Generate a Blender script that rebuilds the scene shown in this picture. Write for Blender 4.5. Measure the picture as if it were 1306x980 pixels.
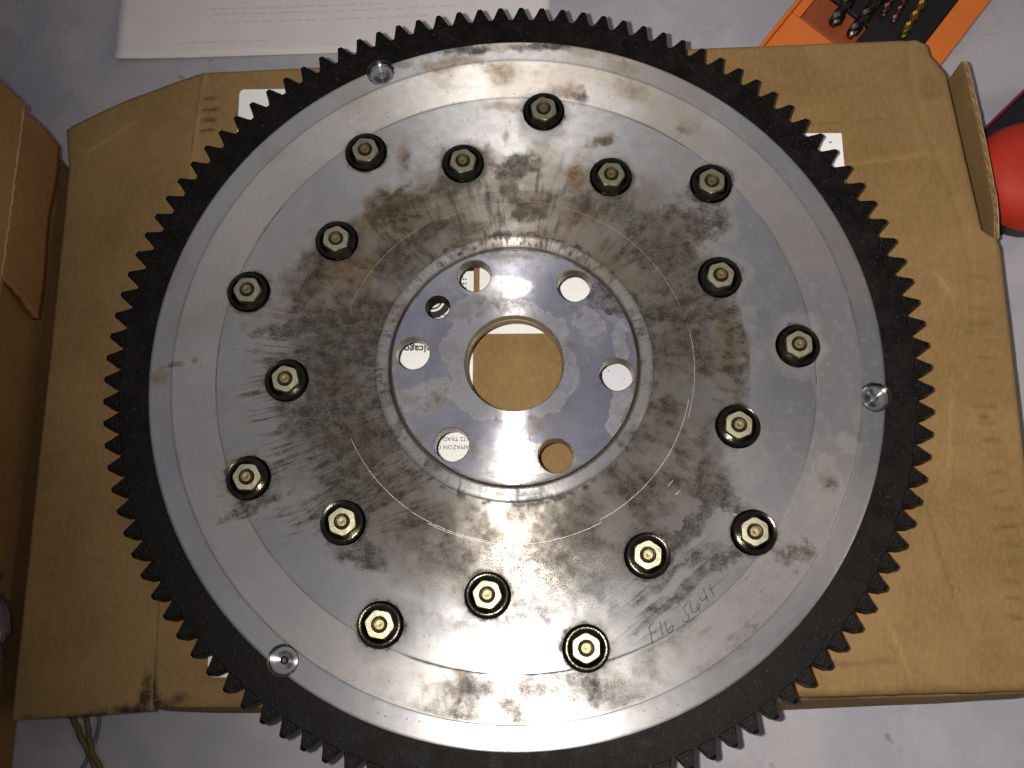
import bpy, bmesh, math, random
import numpy as np
from mathutils import Vector, Matrix
from mathutils.geometry import delaunay_2d_cdt

random.seed(7)
scene = bpy.context.scene
for o in list(bpy.data.objects):
    bpy.data.objects.remove(o)

# ------------------------------------------------------------------ camera, light, exposure
cam_d = bpy.data.cameras.new("camera")
cam = bpy.data.objects.new("camera", cam_d)
scene.collection.objects.link(cam)
cam.location = (0.0085, -0.1164, 0.4539)
cam.rotation_euler = (0.2715, 0.0238, 0.0)
cam_d.sensor_width = 36.0
cam_d.lens = 38.59
cam_d.clip_start = 0.01
cam_d.clip_end = 50.0
scene.camera = cam

world = bpy.data.worlds.new("World")
scene.world = world
world.use_nodes = True
bg = world.node_tree.nodes["Background"]
bg.inputs[0].default_value = (0.94, 0.92, 1.0, 1)
bg.inputs[1].default_value = 0.045

# the phone's own flash, a few millimetres beside its lens
fl = bpy.data.lights.new("phone_flash", 'SPOT')
fl.energy = 6.8
fl.color = (1.0, 0.95, 0.86)
fl.shadow_soft_size = 0.0035
fl.spot_size = math.radians(108)
fl.spot_blend = 1.0
flo = bpy.data.objects.new("phone_flash", fl)
scene.collection.objects.link(flo)
flo.location = (-0.008, -0.112, 0.4535)
_d = Vector((0.165, 0.045, 0.06)) - Vector(flo.location)
flo.rotation_euler = _d.to_track_quat('-Z', 'Y').to_euler()

# a dim warm room lamp off to the right
al = bpy.data.lights.new("room_lamp", 'AREA')
al.energy = 1.2
al.color = (1.0, 0.86, 0.70)
al.shape = 'DISK'
al.size = 0.5
alo = bpy.data.objects.new("room_lamp", al)
scene.collection.objects.link(alo)
alo.location = (1.15, -0.25, 1.0)
alo.rotation_euler = (Vector((0, 0, 0)) - Vector(alo.location)).to_track_quat('-Z', 'Y').to_euler()

# added unseen area light standing in for the pale lit ceiling the bare metal mirrors
cl = bpy.data.lights.new("ceiling_bounce", 'AREA')
cl.energy = 1.9
cl.color = (1.0, 0.965, 1.0)
cl.shape = 'RECTANGLE'
cl.size = 1.3
cl.size_y = 1.5
clo = bpy.data.objects.new("ceiling_bounce", cl)
scene.collection.objects.link(clo)
clo.location = (0.0, 0.30, 1.45)

vs = scene.view_settings
scene.display_settings.display_device = 'sRGB'
vs.view_transform = 'Standard'
vs.look = 'None'
vs.exposure = 0.35
vs.gamma = 1.0
vs.use_curve_mapping = False
scene.render.engine = 'CYCLES'
scene.cycles.use_denoising = True
scene.cycles.max_bounces = 8
scene.cycles.sample_clamp_indirect = 4.0

MM = 0.001
TABLE = 0.0
BOX = 0.036
FACE = 0.062

# ------------------------------------------------------------------ helpers
def link(o, parent=None):
    scene.collection.objects.link(o)
    if parent is not None:
        o.parent = parent
    return o

def mesh_obj(name, verts, faces, mat, parent=None, smooth=False, loc=None, auto=None):
    me = bpy.data.meshes.new(name)
    me.from_pydata([tuple(v) for v in verts], [], [tuple(f) for f in faces])
    me.update()
    if mat:
        me.materials.append(mat)
    if smooth:
        me.polygons.foreach_set("use_smooth", [True] * len(me.polygons))
        if auto:
            me.set_sharp_from_angle(angle=math.radians(auto))
    o = bpy.data.objects.new(name, me)
    if loc:
        o.location = loc
    return link(o, parent)

def empty(name, loc=(0, 0, 0), rz=0.0):
    o = bpy.data.objects.new(name, None)
    o.empty_display_size = 0.02
    o.location = loc
    o.rotation_euler = (0, 0, rz)
    return link(o)

def tag(o, label=None, cat=None, group=None, kind=None):
    if label: o["label"] = label
    if cat: o["category"] = cat
    if group: o["group"] = group
    if kind: o["kind"] = kind
    return o

def box_data(x0, x1, y0, y1, z0, z1):
    v = [(x0,y0,z0),(x1,y0,z0),(x1,y1,z0),(x0,y1,z0),(x0,y0,z1),(x1,y0,z1),(x1,y1,z1),(x0,y1,z1)]
    f = [(3,2,1,0),(4,5,6,7),(0,1,5,4),(1,2,6,5),(2,3,7,6),(3,0,4,7)]
    return v, f

def lathe(profile, n=64, closed=False, phase=0.0):
    """profile: list of (r, z) from the inside outwards / top; returns verts, faces"""
    v, f = [], []
    m = len(profile)
    for i in range(n):
        a = phase + 2 * math.pi * i / n
        c, s = math.cos(a), math.sin(a)
        for r, z in profile:
            v.append((r * c, r * s, z))
    for i in range(n):
        j = (i + 1) % n
        for k in range(m - 1):
            f.append((i*m+k, i*m+k+1, j*m+k+1, j*m+k))
        if closed:
            f.append((i*m+m-1, i*m, j*m, j*m+m-1))
    return v, f

def join(parts):
    V, F = [], []
    for v, f in parts:
        b = len(V)
        V += list(v)
        F += [tuple(i + b for i in q) for q in f]
    return V, F

def bevel_obj(o, w, seg=2, ang=35):
    m = o.modifiers.new("bevel", 'BEVEL')
    m.width = w
    m.segments = seg
    m.limit_method = 'ANGLE'
    m.angle_limit = math.radians(ang)
    return o

def add_attr(o, name, arr):
    a = o.data.attributes.new(name, 'FLOAT', 'POINT')
    a.data.foreach_set("value", np.ascontiguousarray(arr, dtype=np.float32))

# numpy value noise
def _hash(ix, iy, seed):
    h = (ix.astype(np.int64) * 374761393 + iy.astype(np.int64) * 668265263 + seed * 974711) & 0xFFFFFFFF
    h = ((h ^ (h >> 13)) * 1274126177) & 0xFFFFFFFF
    h = h ^ (h >> 16)
    return (h & 0xFFFFFF) / float(0xFFFFFF)

def vnoise(x, y, seed=0):
    ix = np.floor(x); iy = np.floor(y)
    fx = x - ix; fy = y - iy
    fx = fx * fx * (3 - 2 * fx); fy = fy * fy * (3 - 2 * fy)
    a = _hash(ix, iy, seed); b = _hash(ix + 1, iy, seed)
    c = _hash(ix, iy + 1, seed); d = _hash(ix + 1, iy + 1, seed)
    return (a * (1 - fx) + b * fx) * (1 - fy) + (c * (1 - fx) + d * fx) * fy

def fbm(x, y, seed=0, octv=4):
    s = np.zeros_like(x); amp = 0.5; tot = 0
    for k in range(octv):
        s += amp * vnoise(x * 2 ** k + 17.3 * k, y * 2 ** k - 9.1 * k, seed + k)
        tot += amp
        amp *= 0.55
    return s / tot

def sstep(a, b, x):
    t = np.clip((x - a) / (b - a), 0, 1)
    return t * t * (3 - 2 * t)

def stain_fields(xm, ym, stains, seed=0):
    """dirt that lies on the surface; x, y in millimetres. returns black, brown, speckle"""
    wx = (fbm(xm / 7, ym / 7, seed + 40) - .5) * 9 + (fbm(xm / 2, ym / 2, seed + 44) - .5) * 2.6
    wy = (fbm(xm / 7, ym / 7, seed + 50) - .5) * 9 + (fbm(xm / 2, ym / 2, seed + 54) - .5) * 2.6
    X = xm; Y = ym
    blk = np.zeros_like(xm); brn = np.zeros_like(xm); spk = np.zeros_like(xm)
    patch = fbm(xm / 3.2, ym / 3.2, seed + 60)
    grain = fbm(xm / .9, ym / .9, seed + 64, 2)
    for i, (x, y, rx, ry, a, s, k) in enumerate(stains):
        c, sn = math.cos(math.radians(a)), math.sin(math.radians(a))
        w = min(1.0, min(rx, ry) / 5.0)
        dx = X + wx * w - x; dy = Y + wy * w - y
        u = (dx * c + dy * sn) / rx; v = (-dx * sn + dy * c) / ry
        d = np.sqrt(u * u + v * v)
        m = min(1.0, s * 1.2) * (1 - sstep(0.35, 1.25, d + (patch - .5) * .75 + (grain - .5) * .35))
        if k == 'k': blk = 1 - (1 - blk) * (1 - m)
        elif k == 'b': brn = 1 - (1 - brn) * (1 - m)
        else: spk = 1 - (1 - spk) * (1 - m)
    return blk, brn, spk

# ------------------------------------------------------------------ node helpers
def new_mat(name):
    m = bpy.data.materials.new(name)
    m.use_nodes = True
    nt = m.node_tree
    b = nt.nodes["Principled BSDF"]
    return m, nt, b

class NT:
    def __init__(s, nt): s.nt = nt
    def n(s, t, **kw):
        x = s.nt.nodes.new(t)
        for k, v in kw.items(): setattr(x, k, v)
        return x
    def l(s, a, b): s.nt.links.new(a, b)
    def set(s, sock, val):
        if hasattr(val, "is_output") or isinstance(val, bpy.types.NodeSocket): s.l(val, sock)
        else: sock.default_value = val
    def obj(s): return s.n("ShaderNodeTexCoord").outputs["Object"]
    def noise(s, vec, scale, detail=4, rough=.55, dist=0.0):
        x = s.n("ShaderNodeTexNoise")
        s.l(vec, x.inputs["Vector"])
        x.inputs["Scale"].default_value = scale
        x.inputs["Detail"].default_value = detail
        x.inputs["Roughness"].default_value = rough
        x.inputs["Distortion"].default_value = dist
        return x.outputs["Fac"]
    def math(s, op, a, b=0.0, c=None, clamp=False):
        x = s.n("ShaderNodeMath", operation=op)
        x.use_clamp = clamp
        s.set(x.inputs[0], a); s.set(x.inputs[1], b)
        if c is not None: s.set(x.inputs[2], c)
        return x.outputs[0]
    def ramp(s, v, a, b, o0=0.0, o1=1.0):
        x = s.n("ShaderNodeMapRange")
        x.interpolation_type = 'SMOOTHSTEP'
        s.set(x.inputs[0], v)
        x.inputs[1].default_value = a; x.inputs[2].default_value = b
        x.inputs[3].default_value = o0; x.inputs[4].default_value = o1
        return x.outputs[0]
    def mix(s, f, a, b, mode='MIX'):
        x = s.n("ShaderNodeMix", data_type='RGBA', blend_type=mode)
        s.set(x.inputs[0], f)
        s.set(x.inputs[6], a if not isinstance(a, tuple) else (*a, 1)[:4])
        s.set(x.inputs[7], b if not isinstance(b, tuple) else (*b, 1)[:4])
        return x.outputs[2]
    def attr(s, name):
        x = s.n("ShaderNodeAttribute"); x.attribute_name = name
        return x.outputs["Fac"]
    def map(s, vec, scale=(1,1,1), rot=(0,0,0)):
        x = s.n("ShaderNodeMapping")
        s.l(vec, x.inputs[0])
        x.inputs["Scale"].default_value = scale
        x.inputs["Rotation"].default_value = rot
        return x.outputs[0]
    def bump(s, h, strength=.3, dist=.001, normal=None):
        x = s.n("ShaderNodeBump")
        x.inputs["Strength"].default_value = strength
        x.inputs["Distance"].default_value = dist
        s.set(x.inputs["Height"], h)
        if normal is not None: s.l(normal, x.inputs["Normal"])
        return x.outputs[0]
    def polar(s, vec):
        """(radius mm, angle * 10) of the object position, for lathe grooves"""
        sp = s.n("ShaderNodeSeparateXYZ"); s.l(vec, sp.inputs[0])
        x, y = sp.outputs[0], sp.outputs[1]
        r = s.math('SQRT', s.math('ADD', s.math('MULTIPLY', x, x), s.math('MULTIPLY', y, y)))
        a = s.math('ARCTAN2', y, x)
        cb = s.n("ShaderNodeCombineXYZ")
        s.l(s.math('MULTIPLY', r, 1000.0), cb.inputs[0])
        s.l(s.math('MULTIPLY', a, 3.0), cb.inputs[1])
        return cb.outputs[0], r

def machined_metal(name, base, rough, aniso, attrs=True, groove=.25, dirt_floor=0.0, tint=(.60,.60,.66), metal=1.0, fin_col=(.64,.605,.59)):
    m, nt, b = new_mat(name)
    N = NT(nt)
    P = N.obj()
    pol, r = N.polar(P)
    fine = N.noise(P, 1500, 3, .6)
    mid = N.noise(P, 260, 5, .6)
    big = N.noise(P, 38, 4, .55)
    groo = N.noise(pol, 3.2, 3, .65)
    if attrs:
        blk0, brn0, spk0 = N.attr("black"), N.attr("brown"), N.attr("speckle")
        worn = N.attr("worn")
        br = N.math('ADD', N.math('MULTIPLY', mid, .55), N.math('MULTIPLY', fine, .45))
        blk = N.math('MULTIPLY', blk0, N.ramp(br, .26, .66, .52, 1.06), clamp=True)
        spk = N.math('MULTIPLY', spk0, N.ramp(N.math('ADD', N.math('MULTIPLY', mid, .3), N.math('MULTIPLY', N.noise(P, 2000, 2, .6), .7)), .44, .58), clamp=True)
        dirt = N.math('MAXIMUM', blk, spk, clamp=True)
        brn = N.math('MULTIPLY', brn0, N.ramp(mid, .25, .7, .6, 1.1), clamp=True)
    else:
        blk0 = brn0 = spk0 = None
        dirt = N.ramp(mid, .62, .85, 0, dirt_floor)
        brn = N.ramp(big, .6, .85, 0, dirt_floor)
        worn = None
    col = N.mix(N.ramp(big, .3, .7), base, tint)
    if worn is not None:
        fin = N.attr('finish')
        col = N.mix(fin, col, fin_col)
        col = N.mix(worn, col, (.27, .242, .212))
    col = N.mix(N.ramp(groo, .3, .7, 0, .22), col, (.30, .29, .29))
    col = N.mix(brn, col, (.15, .088, .034))
    col = N.mix(N.math('MULTIPLY', dirt, .95), col, (.020, .0145, .0105))
    N.l(col, b.inputs["Base Color"])
    met = N.math('SUBTRACT', metal, N.math('ADD', N.math('MULTIPLY', dirt, .85), N.math('MULTIPLY', brn, .5)), clamp=True)
    N.l(met, b.inputs["Metallic"])
    ro = N.math('ADD', rough, N.math('MULTIPLY', N.math('SUBTRACT', mid, .5), .14))
    ro = N.math('ADD', ro, N.math('MULTIPLY', N.math('ADD', dirt, brn), .06), clamp=True)
    if attrs:
        ro = N.math('ADD', ro, N.math('MULTIPLY', fin, .05))
    N.l(ro, b.inputs["Roughness"])
    b.inputs["Specular IOR Level"].default_value = .25
    b.inputs["Anisotropic"].default_value = aniso
    tg = N.n("ShaderNodeTangent"); tg.direction_type = 'RADIAL'; tg.axis = 'Z'
    N.l(tg.outputs[0], b.inputs["Tangent"])
    b.inputs["Anisotropic Rotation"].default_value = ANISO_ROT
    h = N.math('ADD', N.math('MULTIPLY', groo, .6), N.math('MULTIPLY', fine, .55))
    if attrs:
        h = N.math('ADD', h, N.math('MULTIPLY', N.math('ADD', spk, N.math('MULTIPLY', worn, .8)), N.math('MULTIPLY', N.noise(P, 900, 3, .7), 1.2)))
    N.l(N.bump(h, groove, .00012), b.inputs["Normal"])
    return m

ANISO_ROT = 0.25

M = {}
M['face'] = machined_metal("machined_aluminium", (.55,.54,.545), .37, .90, groove=.05, tint=(.475,.475,.505))
M['hub'] = machined_metal("turned_hub_metal", (.52,.52,.57), .27, .90, groove=.03, tint=(.33,.335,.43), fin_col=(.70,.69,.69))
M['pin'] = machined_metal("drilled_bright_metal", (.40,.395,.39), .21, .94, attrs=False, groove=.06, tint=(.33,.33,.335))
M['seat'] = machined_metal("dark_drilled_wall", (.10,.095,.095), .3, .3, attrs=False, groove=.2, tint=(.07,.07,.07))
M['bore'] = machined_metal("bore_wall_metal", (.66,.60,.52), .34, .3, attrs=False, groove=.3, dirt_floor=.4, tint=(.60,.55,.47))

def simple(name, col, rough=.5, metal=0.0, var=.15, scale=120, bump=.1, col2=None, spec=.5, bscale=None, bdist=.0003):
    m, nt, b = new_mat(name)
    N = NT(nt)
    P = N.obj()
    n = N.noise(P, scale, 5, .6)
    c2 = col2 or tuple(c * (1 - var) for c in col)
    N.l(N.mix(N.ramp(n, .3, .7), col, c2), b.inputs["Base Color"])
    b.inputs["Metallic"].default_value = metal
    N.l(N.math('ADD', rough - .08, N.math('MULTIPLY', n, .16)), b.inputs["Roughness"])
    b.inputs["Specular IOR Level"].default_value = spec
    N.l(N.bump(N.noise(P, bscale or scale * 5, 4, .6), bump, bdist), b.inputs["Normal"])
    return m

def steel_black():
    m, nt, b = new_mat("blackened_gear_steel")
    N = NT(nt); P = N.obj()
    n = N.noise(P, 170, 5, .65); f = N.noise(P, 1400, 3, .7)
    col = N.mix(N.ramp(n, .35, .7), (.0035,.003,.003), (.009,.0068,.0068))
    col = N.mix(N.ramp(f, .64, .72), col, (.09,.08,.08))
    N.l(col, b.inputs["Base Color"])
    b.inputs["Metallic"].default_value = .0
    N.l(N.ramp(n, .3, .7, .42, .62), b.inputs["Roughness"])
    b.inputs["Specular IOR Level"].default_value = .11
    N.l(N.bump(N.math('ADD', f, n), .45, .0003), b.inputs["Normal"])
    return m
M['gear'] = steel_black()
M['flange'] = simple("oily_flange_steel", (.032,.028,.022), .17, 1.0, .5, 300, .12)
M['nut'] = simple("yellow_zinc_nut", (.40,.375,.27), .44, 1.0, .25, 500, .2, col2=(.27,.25,.17))
M['stud'] = simple("brass_stud", (.30,.25,.14), .42, 1.0, .4, 600, .25, col2=(.17,.13,.07))
M['thread'] = simple("dark_stud_gap", (.030,.024,.015), .4, .6, .4, 600, .2)

def cardboard(name, col=(.250,.156,.067), col2=(.185,.113,.045), attrs=False):
    m, nt, b = new_mat(name)
    N = NT(nt); P = N.obj()
    fib = N.noise(N.map(P, (1, .45, 1)), 700, 4, .7)
    blot = N.noise(P, 26, 5, .6)
    flut = N.n("ShaderNodeTexWave"); flut.wave_type = 'BANDS'; flut.bands_direction = 'X'
    N.l(P, flut.inputs["Vector"]); flut.inputs["Scale"].default_value = 45
    flut.inputs["Distortion"].default_value = .8
    c = N.mix(N.ramp(blot, .28, .72), col, col2)
    c = N.mix(N.ramp(fib,   .40, .66, 0, .26), c, tuple(x * 1.40 for x in col))
    speck = N.noise(P, 520, 2, .5)
    c = N.mix(N.ramp(speck, .70, .78, 0, .5), c, tuple(x * .45 for x in col))
    if attrs:
        br = N.noise(P, 420, 4, .7)
        k = N.math('MULTIPLY', N.attr("black"), N.ramp(br, .3, .62, .35, 1.1), clamp=True)
        c = N.mix(k, c, (.030, .022, .014))
        c = N.mix(N.attr("speckle"), c, tuple(min(1, x * 1.55) for x in col))
    N.l(c, b.inputs["Base Color"])
    b.inputs["Roughness"].default_value = .82
    b.inputs["Specular IOR Level"].default_value = .18
    h = N.math('ADD', N.math('MULTIPLY', flut.outputs["Fac"], .35), N.math('ADD', fib, N.math('MULTIPLY', blot, 2.0)))
    N.l(N.bump(h, .22, .0005), b.inputs["Normal"])
    return m
M['card'] = cardboard("kraft_cardboard")
M['card_top'] = cardboard("kraft_cardboard_scuffed", attrs=True)
M['card_red'] = cardboard("reddish_cardboard", (.28,.150,.058), (.21,.108,.040))
M['card_edge'] = cardboard("cut_cardboard_edge", (.40,.28,.14), (.30,.20,.09))

def paper(name, col, ink=False):
    m, nt, b = new_mat(name)
    N = NT(nt); P = N.obj()
    n = N.noise(P, 60, 4, .5); f = N.noise(P, 1500, 3, .6)
    N.l(N.mix(N.ramp(n, .3, .7), col, tuple(x * .95 for x in col)), b.inputs["Base Color"])
    b.inputs["Roughness"].default_value = .7
    b.inputs["Specular IOR Level"].default_value = .2
    N.l(N.bump(N.math('ADD', N.math('MULTIPLY', n, 3.0), f), .12, .0003), b.inputs["Normal"])
    return m
M['label'] = paper("white_label_paper", (.86,.86,.86))
M['label_b'] = paper("shaded_label_paper", (.62,.62,.68))  # white label with its bluish shade put into the colour
M['sheet'] = paper("printer_paper", (.66,.61,.63))
M['ink'] = simple("black_ink", (.018,.018,.018), .7, 0, .2, 400, 0)
M['faint_ink'] = simple("faint_grey_ink", (.50,.46,.48), .7, 0, .12, 700, 0, col2=(.62,.575,.595))
M['scratch'] = simple("scratched_line", (.045,.042,.042), .6, .3, .3, 700, .1)
M['scratch_bright'] = simple("bright_scratch", (.62,.61,.61), .58, 1.0, .1, 700, .1)

def table_mat():
    m, nt, b = new_mat("marbled_laminate")
    N = NT(nt); P = N.obj()
    a = N.noise(P, 11, 6, .6, 1.2); c = N.noise(P, 40, 5, .65, 1.0); f = N.noise(P, 700, 3, .6)
    v = N.noise(N.map(P, (1, 2.4, 1), (0, 0, .7)), 20, 6, .65, 2.0)
    col = N.mix(N.ramp(a, .35, .68), (.39,.37,.40), (.29,.292,.345))
    col = N.mix(N.ramp(c, .52, .70, 0, .5), col, (.27,.265,.32))
    col = N.mix(N.ramp(N.math('ABSOLUTE', N.math('SUBTRACT', v, .5)), .0, .05, .16, 0), col, (.26,.255,.30))
    col = N.mix(N.ramp(N.noise(P, 85, 3, .5), .68, .75, 0, .6), col, (.15,.12,.12))
    N.l(col, b.inputs["Base Color"])
    N.l(N.ramp(c, .3, .7, .36, .5), b.inputs["Roughness"])
    b.inputs["Specular IOR Level"].default_value = .25
    N.l(N.bump(N.math('ADD', f, c), .1, .0003), b.inputs["Normal"])
    return m
M['table'] = table_mat()
M['orange'] = simple("orange_plastic", (.62,.155,.028), .36, 0, .1, 60, .05)
M['orange_dark'] = simple("smoked_orange_recess", (.26,.060,.018), .35, 0, .15, 60, .05)
M['blackp'] = simple("black_plastic", (.009,.008,.009), .4, 0, .3, 90, .1)
M['bit_dark'] = simple("dark_drill_steel", (.14,.125,.115), .32, 1, .4, 500, .15)
M['bit_copper'] = simple("coppery_drill_steel", (.36,.20,.16), .28, 1, .3, 500, .1)
M['bit_gold'] = simple("gold_coated_drill_steel", (.72,.45,.10), .25, 1, .25, 500, .1)
M['red'] = simple("red_plastic", (.42,.028,.016), .62, 0, .12, 60, .04, spec=.3)
M['crimson'] = simple("crimson_piping", (.22,.010,.030), .5, 0, .2, 200, .1)
M['bag'] = simple("cloudy_grey_plastic", (.13,.105,.115), .22, 0, .4, 60, .5, bscale=90, bdist=.002)
M['yellow'] = simple("dull_yellow_strap", (.12,.085,.022), .65, 0, .35, 220, .4)
M['bluegrey'] = simple("blue_grey_cord", (.10,.115,.13), .6, 0, .3, 220, .3)

# ------------------------------------------------------------------ table
def table():
    v, f = box_data(-.75, .75, -.75, .75, TABLE - .02, TABLE)
    o = mesh_obj("table_top", v, f, M['table'])
    tag(o, "marbled pale grey laminate table top", "table", kind="structure")
table()

# ------------------------------------------------------------------ the cardboard box under the wheel
BOX_MARKS = [(-135.0,-116.0,2.2,9.0,0,.95,'k'),(-134.0,-121.5,9.0,2.4,0,.9,'k'),(-124.0,-119.0,5.0,2.2,10,.6,'k'),
             (-131.5,128.0,4.0,1.2,5,.55,'k'),(-131.0,122.5,4.2,1.3,5,.7,'k'),(-131.0,117.5,4.2,1.2,5,.7,'k'),(-131.2,113.0,4.0,1.0,5,.65,'k'),
             (-124.0,-84.0,7.0,2.0,0,.35,'k'),(-118.0,-92.0,9.0,2.0,0,.3,'k'),(-128.0,-75.0,5.0,2.0,0,.3,'k')]
for _i in range(22):
    _y = 50 - _i * 6.7
    BOX_MARKS.append((184.5 + 6*math.sin(_i*.45) * .3, _y, random.uniform(3.5, 6.5), random.uniform(.8, 1.5), random.uniform(-8, 8), random.uniform(.1, .36), 'k'))
BOX_MARKS += [(120,60,50,.8,-4,.12,'k'),(160,-70,.8,30,12,.25,'k'),(150,-60,30,25,0,.06,'k'),(165,110,16,14,0,.06,'k'),(110,128,30,5,3,.08,'k'),(168,-20,1.0,22,-8,.3,'s'),(100,-108,40,1.2,2,.35,'k'),(182,-14,2.2,2,0,.5,'k'),(172,40,1.0,8,30,.5,'s'),(150,95,34,1.2,8,.22,'s'),(140,-100,1.0,14,20,.35,'s'),(120,112,40,1.0,4,.18,'k'),(176,128,6,6,0,.18,'k'),(60,-116,60,2,0,.25,'s'),
              (196,80,3,20,0,.4,'s'),(-137.5,40,1.2,90,-1,.55,'s')]

def cbox():
    root = empty("cardboard_box", (0, 0, TABLE))
    tag(root, "opened flat brown cardboard box lying underneath the toothed flywheel", "box")
    nx, ny = 300, 250
    xs_l = lambda y: np.interp(y, [-124, 82, 141], [-134.0, -139.0, -135.6])
    xr = lambda y: np.interp(y, [-125, -20, 56, 60, 64, 100, 136, 146], [195.2, 196.5, 197.5, 196.5, 191.0, 187.4, 184.2, 178.0])
    U, V = np.meshgrid(np.linspace(0, 1, nx), np.linspace(0, 1, ny))
    y0 = -123.2 + 6.0 * np.clip((U - .25) / .75, 0, 1) ** 1.2 + 0.0 * V
    x = xs_l(-123.5 + V * 265) * (1 - U) + xr(-123.5 + V * 272) * U
    ytop = np.interp(x, [-136, 60, 172, 186], [141.5, 149.5, 153.3, 145.5])
    y = y0 * (1 - V) + ytop * V
    # rolled edges
    def roll(d, R):
        t = np.clip(1 - d / R, 0, 1)
        return R * (1 - np.sqrt(np.clip(1 - t * t, 0, 1)))
    wob = (fbm(x / 14, y / 14, 5) - .5)
    z = BOX * 1000 - roll(y - y0 + wob * 2.0 * np.clip(x / 200 + .6, 0, 1), 5.0) * np.clip((x + 110) / 60, .35, 1)
    z -= roll(ytop - y, 2.0)
    z -= roll(np.maximum(xr(y) - x, 0), 3.0)
    z += (fbm(x / 45, y / 45, 3) - .5) * 1.3 + (fbm(x / 9, y / 9, 4) - .5) * .28
    z -= .25 * np.exp(-((x - xs_l(y)) / 1.6) ** 2)
    z -= .5 * np.exp(-((x - 176 - 8 * np.sin(y / 30)) / 1.5) ** 2) * (y > 20)
    z = np.minimum(z, BOX * 1000 + .1)
    # the wheel presses it flat
    rr = np.hypot(x, y)
    z = np.where(rr < 139, np.minimum(z, BOX * 1000 - .05), z)
    z = np.where(rr < 132, BOX * 1000 - .05, z)
    verts = np.stack([x, y, z], -1).reshape(-1, 3) * MM
    idx = np.arange(nx * ny).reshape(ny, nx)
    faces = np.stack([idx[:-1, :-1], idx[:-1, 1:], idx[1:, 1:], idx[1:, :-1]], -1).reshape(-1, 4)
    o = mesh_obj("top_panel", verts.tolist(), faces.tolist(), M['card_top'], root, smooth=True)
    blk, brn, spk = stain_fields(x.ravel(), y.ravel(), BOX_MARKS, 90)
    spk = np.maximum(spk, (.75 * np.exp(-((x - xs_l(y)) / 2.2) ** 2) * np.clip(fbm(x / 3, y / 9, 77) * 1.8 - .3, 0, 1) * (y > -60)).ravel())
    add_attr(o, "black", blk); add_attr(o, "speckle", spk)
    o.modifiers.new("thick", 'SOLIDIFY').thickness = .0012
    # walls
    # front wall, crushed so that its foot stands out a little
    nfx, nfz = 90, 8
    V, F = [], []
    for j in range(nfz + 1):
        w = j / nfz
        for i in range(nfx + 1):
            u = i / nfx
            xx = -133.4 + 328.0 * u
            yt_ = -123.2 + 6.0 * max(0, (u - .25) / .75) ** 1.2 + .15
            yb_ = -124.2 - 2.0 * math.sin(min(1, u * 1.4) * 3.1416 * .5) + 6.2 * max(0, (u - .55) / .45) ** 1.2
            bulge = 1.2 * math.sin(w * 3.14) * (.6 + .4 * math.sin(u * 23))
            V.append((xx * MM, (yt_ * (1 - w) + yb_ * w - bulge) * MM, ((BOX * 1000 - 3.4 - 1.2 * u) * (1 - w) + .9 * w) * MM))
    for j in range(nfz):
        for i in range(nfx):
            a = j * (nfx + 1) + i
            F.append((a, a + nfx + 1, a + nfx + 2, a + 1))
    o = mesh_obj("front_panel", V, F, M['card'], root, smooth=True)
    o.modifiers.new("thick", 'SOLIDIFY').thickness = .0025
    v, f = box_data(-.1335, .170, .1375, .1405, .0008, BOX - .004)
    for i in (1, 2, 5, 6): v[i] = (v[i][0], v[i][1] + .008, v[i][2])
    mesh_obj("back_panel", v, f, M['card'], root)
    v, f = box_data(.1895, .1925, -.119, .058, .0008, BOX - .0045)
    mesh_obj("side_panel", v, f, M['card'], root)
    v, f = box_data(-.1330, -.130, -.119, .137, .0008, BOX - .004)
    mesh_obj("side_panel", v, f, M['card'], root)
    # wide flap folded open to the left
    n1, n2 = 60, 200
    U, V = np.meshgrid(np.linspace(0, 1, n1), np.linspace(0, 1, n2))
    xr_ = np.interp(-124 + V * 265, [-124, 82, 141], [-133.7, -138.7, -135.3])
    xl_ = np.interp(V, [0, .55, .92, 1], [-190.5, -192.0, -193.5, -196.5])
    x = xl_ * (1 - U) + xr_ * U
    yb = np.interp(x, [-196, -160, -134], [-128.0, -126.0, -124.0])
    yt = np.interp(x, [-196, -194, -170, -136], [119.5, 121, 130.5, 140.6])
    y = yb * (1 - V) + yt * V
    z = 35.2 - 9.5 * (1 - U) ** 1.3 + (fbm(x / 40, y / 40, 8) - .5) * 1.6 - .2 * np.exp(-((U - 1) / .03) ** 2)
    d = np.abs((x + 196) * .55 - (120 - y)) ; z -= .35 * np.exp(-(d / 1.5) ** 2)
    verts = np.stack([x, y, z], -1).reshape(-1, 3) * MM
    idx = np.arange(n1 * n2).reshape(n2, n1)
    faces = np.stack([idx[:-1, :-1], idx[:-1, 1:], idx[1:, 1:], idx[1:, :-1]], -1).reshape(-1, 4)
    o = mesh_obj("open_flap", verts.tolist(), faces.tolist(), M['card_top'], root, smooth=True)
    fm = [(-137,-118,3,9,0,.9,'k'),(-142,-124,12,2.2,0,.95,'k'),(-160,-126,14,1.6,0,.8,'k'),(-178,-127,10,1.2,0,.5,'k'),(-178,112,18,.8,28,.5,'s')]
    blk, brn, spk = stain_fields(x.ravel(), y.ravel(), fm, 120)
    add_attr(o, "black", blk); add_attr(o, "speckle", spk)
    s = o.modifiers.new("thick", 'SOLIDIFY'); s.thickness = .003
    # tuck flap standing in the slot on the right, its corrugated edge showing
    fl = empty_part("tuck_flap", root)
    return root

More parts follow.
